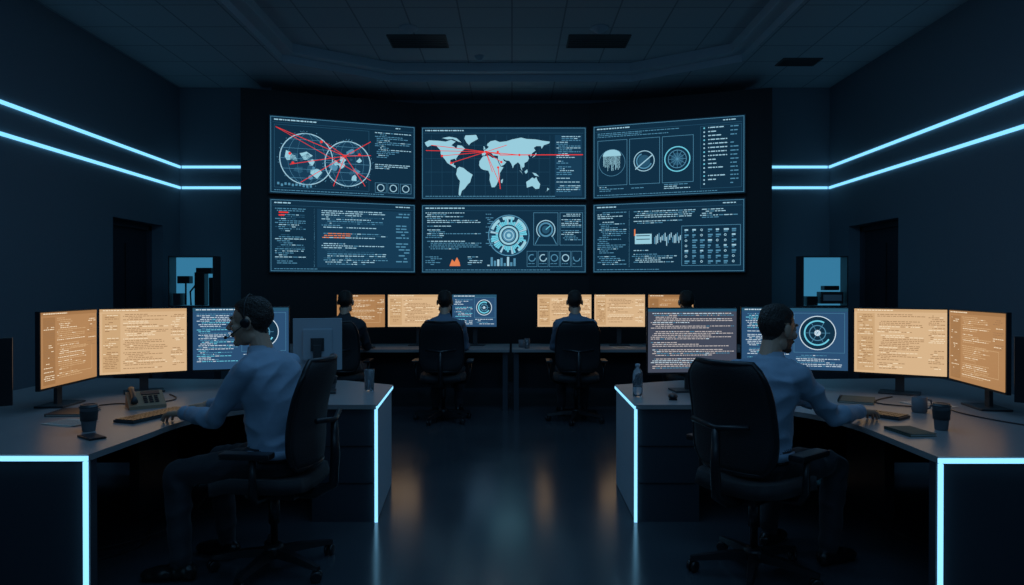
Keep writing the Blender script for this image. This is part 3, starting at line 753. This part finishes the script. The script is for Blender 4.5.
    for s_ in (-1, 1):
        h.ell((s_*.042, .062, -.022), (.024, .022, .022), M_SKIN); h.ell((s_*.028, .084, .032), (.024, .012, .009), M_SKIN)
        h.ell((s_*.031, .074, .009), (.017, .014, .015), M_SKIN)
        h.ell((s_*.052, .0, -.07), (.016, .035, .028), M_SKIN)
        h.ell((s_*.080, -.010, -.004), (.010, .020, .032), M_SKIN, Matrix.Rotation(s_*-.3, 4, 'Z')); h.ell((s_*.012, .108, -.024), (.009, .010, .008), M_SKIN)
    h.caps((0, .088, .020), .0085, (0, .120, -.018), .0105, M_SKIN); h.caps((-.02, .092, -.052), .0075, (.02, .092, -.052), .0075, M_SKIN); h.ell((0, .099, -.049), (.016, .010, .006), M_SKIN); h.ell((0, .097, -.061), (.016, .010, .006), M_SKIN)
    b.v += h.v; o = len(b.v)-len(h.v)
    for f, k, sm in zip(h.f, h.m, h.sm): b.f.append([i+o for i in f])
    hm = remesh(b, .0038 if fine else .007, 2)
    inv = HM.inverted(); mi = []
    ys = [-.13, -.09, -.06, -.030, -.025, .012, .020, .045, .07, .11]; zs = [-.062, -.062, -.055, -.035, .020, .020, .045, .066, .072, .078]
    def hairline(c):
        if abs(c.x) > .0765 and -.036 < c.y < .02 and -.045 < c.z < .034: return 9
        return float(np.interp(c.y, ys, zs))+noise.noise(c*60)*.004
    for v in hm.vertices:
        c = inv @ v.co
        if c.z < -.075: continue
        k = sstep((c.z-hairline(c))/.018)
        if k > 0:
            q = (c-Vector((0, -.012, .01))).normalized(); top = sstep((c.z-.05)/.05)
            cc = Vector((c.x*150, c.y*40, c.z*60))
            c = c+q*k*(.004+.009*top+noise.noise(cc)*.003+noise.noise(c*28)*.004); v.co = HM @ c
    hm.update()
    for p in hm.polygons:
        c = inv @ p.center
        hr = c.z > -.08 and c.z > hairline(c)
        lip = abs(c.x) < .022 and c.y > .090 and -.066 < c.z < -.046
        brow = .013 < abs(c.x) < .048 and c.y > .075 and .029 < c.z < .037
        brd = beard and c.z < -.034-.6*max(0, abs(c.x)-.045) and c.y > .005 and c.z > -.125 and not lip
        mi.append(2 if (hr or brow) else 1 if lip else 3 if brd else 0)
    finish(hm, 'head', emp, [M_SKIN, M_LIP, M_HAIR, M_STUB]); hm.polygons.foreach_set('material_index', mi)
    e = MB(HM)
    for s_ in (-1, 1):
        e.ell((s_*.031, .0765, .009), (.0125, .0125, .0062), M_EYE); e.ell((s_*.031, .0878, .009), (.0052, .0022, .0052), M_IRIS)
    e.build('eyes', emp)
    if headset:
        g = MB(HM); pts = []
        for k in range(17):
            t = math.radians(-5+190*k/16); pts.append((.093*math.cos(t), -.004, .012+.127*math.sin(t)))
        g.tube(pts, .004, M_BLACK, 8)
        for s_ in (-1, 1):
            g.lathe([(.014, -.010), (.022, -.008), (.024, .0), (.022, .008), (.014, .010)], (s_*.092, -.006, .0), M_BLACK, 20, Matrix.Rotation(math.pi/2, 4, 'Y'))
        sd = -1 if headset == 'L' else 1
        g.tube([(sd*.098, .0, -.01), (sd*.090, .05, -.04), (sd*.06, .095, -.062), (sd*.03, .124, -.064)], .0025, M_BLACK, 8)
        g.ell((sd*.028, .125, -.064), (.010, .008, .008), M_BLACK)
        g.build('headset', emp)
    return emp

aL = math.radians(72); aR = math.radians(-52)
person(-1.17, 3.60, aL, .12, ((-1.71, 3.66, .795), (-1.68, 3.92, .795)), ((-1.64, 3.46), (-1.54, 3.78)), math.radians(16), math.radians(-5), M_SHIRT, True, 'L', ts=.975)
office_chair(-1.225, 3.60, math.radians(84), .5)
person(1.23, 3.56, aR, .13, ((1.70, 3.97, .795), (1.84, 3.71, .795)), ((1.44, 3.92), (1.66, 3.66)), math.radians(-14), math.radians(-7), M_SHIRT, True, False, True, ts=.925)
office_chair(1.23, 3.55, aR, .2)
for (px, ln, sh) in ((-1.86, .10, M_SHIRT3), (-.75, .10, M_SHIRT2), (.70, .10, M_SHIRT2), (1.95, .1, M_SHIRT3)):
    person(px, 7.65, 0, ln, ((px-.17, 8.13, .79), (px+.17, 8.13, .79)), ((px-.13, 8.05), (px+.13, 8.05)), 0, -.05, sh, False)
    office_chair(px, 7.64, 0.0, px)

# ------------------------------------------------------------ desk items
D = .73
def keyboard(x, y, a, name='keyboard', z=D):
    b = MB(Matrix.Translation((x, y, z)) @ Matrix.Rotation(a, 4, 'Z'))
    b.box((0, 0, .008), (.43, .14, .014), M_DGREY, bev=.004)
    for r in range(5):
        for c in range(15): b.box((-.196+c*.028, -.052+r*.026, .017), (.023, .021, .006), M_BLACK)
    place(b.build(name), x, y, z)
def mouse(x, y, a, z=D):
    b = MB(Matrix.Translation((x, y, z)) @ Matrix.Rotation(a, 4, 'Z')); b.ell((0, 0, .021), (.031, .055, .02), M_BLACK); b.box((0, .02, .040), (.006, .02, .005), M_DGREY)
    b.box((0, 0, .005), (.05, .09, .008), M_BLACK)
    place(b.build('computer_mouse'), x, y, z)
def cup(x, y, z=D, h=.135, nm='paper_coffee_cup', m=None):
    m = m or M_CUP
    b = MB(); b.lathe([(.028, 0), (.030, .004), (.041, h*.88), (.043, h*.89), (.043, h*.91)], (x, y, z), m)
    b.lathe([(.044, h*.89), (.045, h*.92), (.040, h*.93), (.038, h), (.03, h), (.028, h*.98)], (x, y, z), M_DGREY)
    b.lathe([(.0385, h*.4), (.0415, h*.75), (.0415, h*.76)], (x, y, z), M_DGREY); place(b.build(nm), x, y, z)
def mug(x, y, z=D):
    b = MB(); b.lathe([(.035, 0), (.04, .005), (.041, .09), (.037, .09), (.036, .015), (.01, .012)], (x, y, z), M_CUP)
    b.tube([(x+.04, y, z+.075), (x+.066, y, z+.07), (x+.07, y, z+.045), (x+.06, y, z+.025), (x+.04, y, z+.02)], .005, M_CUP); place(b.build('coffee_mug'), x, y, z)
def tumbler(x, y, h, nm):
    b = MB(); b.lathe([(.03, 0), (.032, .005), (.036, h), (.033, h), (.029, .012), (.005, .010)], (x, y, D), M_GLASS); place(b.build(nm), x, y, D)
def bottle(x, y):
    b = MB(); b.lathe([(.028, 0), (.032, .006), (.033, .06), (.031, .065), (.033, .07), (.033, .15), (.028, .172), (.013, .19), (.013, .2)], (x, y, D), M_GLASS)
    b.lathe([(.015, .2), (.016, .202), (.016, .218), (.012, .22)], (x, y, D), M_GREY, 16); place(b.build('water_bottle'), x, y, D)
def notebook(x, y, a, w, d, m, nm='notebook', h=.014):
    b = MB(Matrix.Translation((x, y, D)) @ Matrix.Rotation(a, 4, 'Z')); b.box((0, 0, h*.5), (w-.008, d-.008, h*.7), M_PAPER); b.box((0, 0, h*.07+.0005), (w, d, .002), m); b.box((0, 0, h-.001), (w, d, .002), m); b.box((-w/2+.002, 0, h/2), (.004, d, h), m)
    for k in range(10): b.tube([(-w/2-.004, -d*.45+k*d*.1, .002), (-w/2-.006, -d*.45+k*d*.1, h+.002), (-w/2+.01, -d*.45+k*d*.1, h+.001)], .0012, M_METAL, 6)
    place(b.build(nm), x, y, D)
def phone(x, y, a):
    b = MB(Matrix.Translation((x, y, D)) @ Matrix.Rotation(a, 4, 'Z')); b.box((0, 0, .005), (.075, .15, .009), M_BLACK, bev=.003); b.box((0, 0, .0098), (.068, .138, .0008), M_DOOR); b.box((.02, -.055, .0005), (.01, .01, .001), M_METAL)
    place(b.build('mobile_phone'), x, y, D)
def deskphone(x, y, a):
    b = MB(Matrix.Translation((x, y, D)) @ Matrix.Rotation(a, 4, 'Z'))
    b.loft([[Vector((-.10, -.09, 0)), Vector((.10, -.09, 0)), Vector((.10, .09, 0)), Vector((-.10, .09, 0))], [Vector((-.10, -.09, .02)), Vector((.10, -.09, .02)), Vector((.10, .09, .085)), Vector((-.10, .09, .085))]], M_CARD, False)
    b.tube([(-.07, -.08, .045), (-.07, -.05, .065), (-.07, .05, .10), (-.07, .08, .10)], [.02, .014, .014, .02], M_DGREY, 10)
    for r in range(4):
        for c in range(3): b.box((-.005+c*.03, -.055+r*.022, .037+r*.008), (.02, .014, .01), M_DGREY)
    b.box((.03, .055, .076), (.10, .04, .006), M_DOOR, R=Matrix.Rotation(.34, 4, 'X')); place(b.build('desk_telephone'), x, y, D)
def papers(x, y, a, w=.21, d=.29):
    b = MB(Matrix.Translation((x, y, D)) @ Matrix.Rotation(a, 4, 'Z'))
    for k in range(4): b.box((.004*k, .003*k*(-1)**k, .001+k*.0012), (w, d, .0009), M_PAPER, rz=.04*k)
    for k in range(12): b.box((0, d*.4-k*.02, .0058), (w*.7, .003, .0004), M_DGREY)
    place(b.build('paper_sheets'), x, y, D)
keyboard(-2.0, 3.92, aL); mouse(-1.76, 4.25, aL)
keyboard(2.02, 4.00, aR)
cup(-2.13, 3.52); deskphone(-2.22, 4.24, math.radians(35)); phone(-2.02, 3.36, .9); papers(-2.36, 3.72, 1.2, .16, .2); notebook(-2.52, 4.02, .1, .2, .22, M_DGREY)
tumbler(-1.00, 4.9, .15, 'drinking_glass'); cup(-1.3, 5.03, h=.09)
b = MB(); b.ell((-1.42, 4.55, D+.046), (.055, .055, .04), M_BLACK); b.lathe([(.06, 0), (.062, .006), (.04, .012)], (-1.42, 4.55, D), M_BLACK); place(b.build('webcam_speaker_puck'), -1.42, 4.55, D)
bottle(.83, 4.62); mouse(1.04, 4.52, -.2)
cup(2.18, 3.55); notebook(1.98, 3.48, .1, .14, .2, M_GREEN); notebook(1.85, 4.50, -.5, .26, .2, M_GREY); notebook(2.2, 4.46, -.5, .2, .26, M_GREEN)
mug(2.36, 4.05); phone(1.55, 4.62, 1.2); papers(2.55, 4.30, .2, .18, .25)
for px in (-1.86, -.75, .70, 1.95): keyboard(px, 8.36, 0)
mug(0.12, 8.5); cup(-2.5, 8.5); tumbler(.18, 8.33, .12, 'drinking_glass'); papers(1.32, 8.42, .2)
# cables
def cable(pts, nm='power_cable'):
    cu = bpy.data.curves.new(nm, 'CURVE'); cu.dimensions = '3D'; cu.bevel_depth = .004; cu.bevel_resolution = 2
    sp = cu.splines.new('NURBS'); sp.points.add(len(pts)-1); sp.order_u = 3; sp.use_endpoint_u = True
    for q, p in zip(sp.points, pts): q.co = (*p, 1)
    ob = bpy.data.objects.new(nm, cu); COL.objects.link(ob); cu.materials.append(M_BLACK)
cable([(-2.3, 4.7, .735), (-2.1, 4.5, .735), (-2.3, 4.3, .735), (-2.5, 4.35, .735), (-2.6, 4.1, .735)])
cable([(-1.95, 5.3, .66), (-1.9, 4.9, .35), (-2.1, 4.6, .12), (-2.2, 4.2, .02), (-2.0, 3.9, .006), (-2.3, 3.6, .006)])
cable([(-2.2, 5.3, .66), (-2.2, 4.9, .3), (-1.9, 4.5, .15), (-2.0, 4.0, .01), (-2.4, 3.8, .006)])
cable([(2.5, 4.6, .735), (2.2, 4.4, .735), (2.4, 4.2, .735), (2.6, 4.25, .735), (2.55, 3.9, .735), (2.7, 3.6, .735)])
cable([(2.1, 5.3, .66), (2.0, 4.9, .35), (2.2, 4.5, .1), (2.2, 4.0, .006), (2.5, 3.7, .006)])

# ------------------------------------------------------------ lit equipment cabinets near the corners
S_CAB = emis('cabinet_glow', s2l(58, 130, 168), .85)
def cabinet(x, y, var):
    b = MB(); w, d, z0, z1 = .57, .22, 1.2, 1.86
    b.box((x, y, z0/2), (w+.04, d, z0), M_DESKP, bev=.005)
    b.box((x, y+d/2-.02, (z0+z1)/2), (w, .02, z1-z0), S_CAB)
    for s_ in (-1, 1): b.box((x+s_*(w/2+.01), y, (z0+z1)/2), (.016, d, z1-z0), M_DGREY)
    b.box((x, y, z1+.008), (w+.036, d, .016), M_DGREY); b.box((x, y, z0+.008), (w, d, .016), M_DGREY)
    if var:
        b.box((x+.1, y-.02, z0+.12), (.3, .14, .16), M_DGREY, bev=.01); b.box((x+.1, y-.095, z0+.12), (.24, .01, .08), M_GREY)
        b.box((x+.1, y-.02, z0+.25), (.2, .12, .06), M_BLACK, bev=.01); b.box((x-.16, y-.02, z0+.08), (.14, .14, .12), M_BLACK, bev=.01)
    else:
        b.box((x+.10, y-.02, z0+.24), (.13, .14, .44), M_BLACK, bev=.01); b.box((x+.15, y-.02, z0+.48), (.20, .12, .08), M_BLACK, bev=.01)
        b.box((x-.12, y-.02, z0+.36), (.16, .12, .10), M_BLACK, bev=.01); b.tube([(x-.12, y, z0+.02), (x-.12, y, z0+.32)], .012, M_BLACK)
        b.box((x-.2, y-.02, z0+.10), (.1, .14, .16), M_DGREY, bev=.01); b.tube([(x+.02, y, z0+.3), (x-.06, y, z0+.2), (x-.05, y, z0+.02)], .012, M_BLACK)
        b.box((x+.23, y-.02, z0+.2), (.05, .05, .38), M_BLACK, bev=.01)
    place(b.build('equipment_display_cabinet'), x, y, 0)
cabinet(-4.26, 9.4, False); cabinet(4.16, 9.4, True)

# ------------------------------------------------------------ light
def area(nm, loc, sx, sy, e, col, rot=(0, 0, 0)):
    l = bpy.data.lights.new(nm, 'AREA'); l.shape = 'RECTANGLE'; l.size = sx; l.size_y = sy; l.energy = e; l.color = col
    o = bpy.data.objects.new(nm, l); COL.objects.link(o); o.location = loc; o.rotation_euler = rot
BL = (.24, .58, 1.0)
area('ceiling_fill_light', (0, 3.0, CZ+.15), 3.5, 3.0, 32, BL)  # added overhead fill for the blue ambience, no fixture behind it
area('ceiling_fill_light', (0, 6.2, CZ+.15), 3.5, 1.0, 24, BL)  # second added overhead fill, kept out of view
area('rear_fill_light', (0, -1.6, 3.6), 6.0, 1.2, 24, BL, (math.radians(100), 0, 0))  # added fill behind the camera, softly lights the room and people's backs
w = bpy.data.worlds.new('night'); scene.world = w; w.use_nodes = True
w.node_tree.nodes['Background'].inputs[0].default_value = (.02, .04, .07, 1); w.node_tree.nodes['Background'].inputs[1].default_value = .3

cam = bpy.data.cameras.new('camera'); cam.lens = 24.61; cam.sensor_width = 36; cam.clip_end = 60
co_ = bpy.data.objects.new('camera', cam); COL.objects.link(co_); co_.location = (0, 0, 1.45)
co_.rotation_euler = (math.radians(90-.37), 0, 0); scene.camera = co_
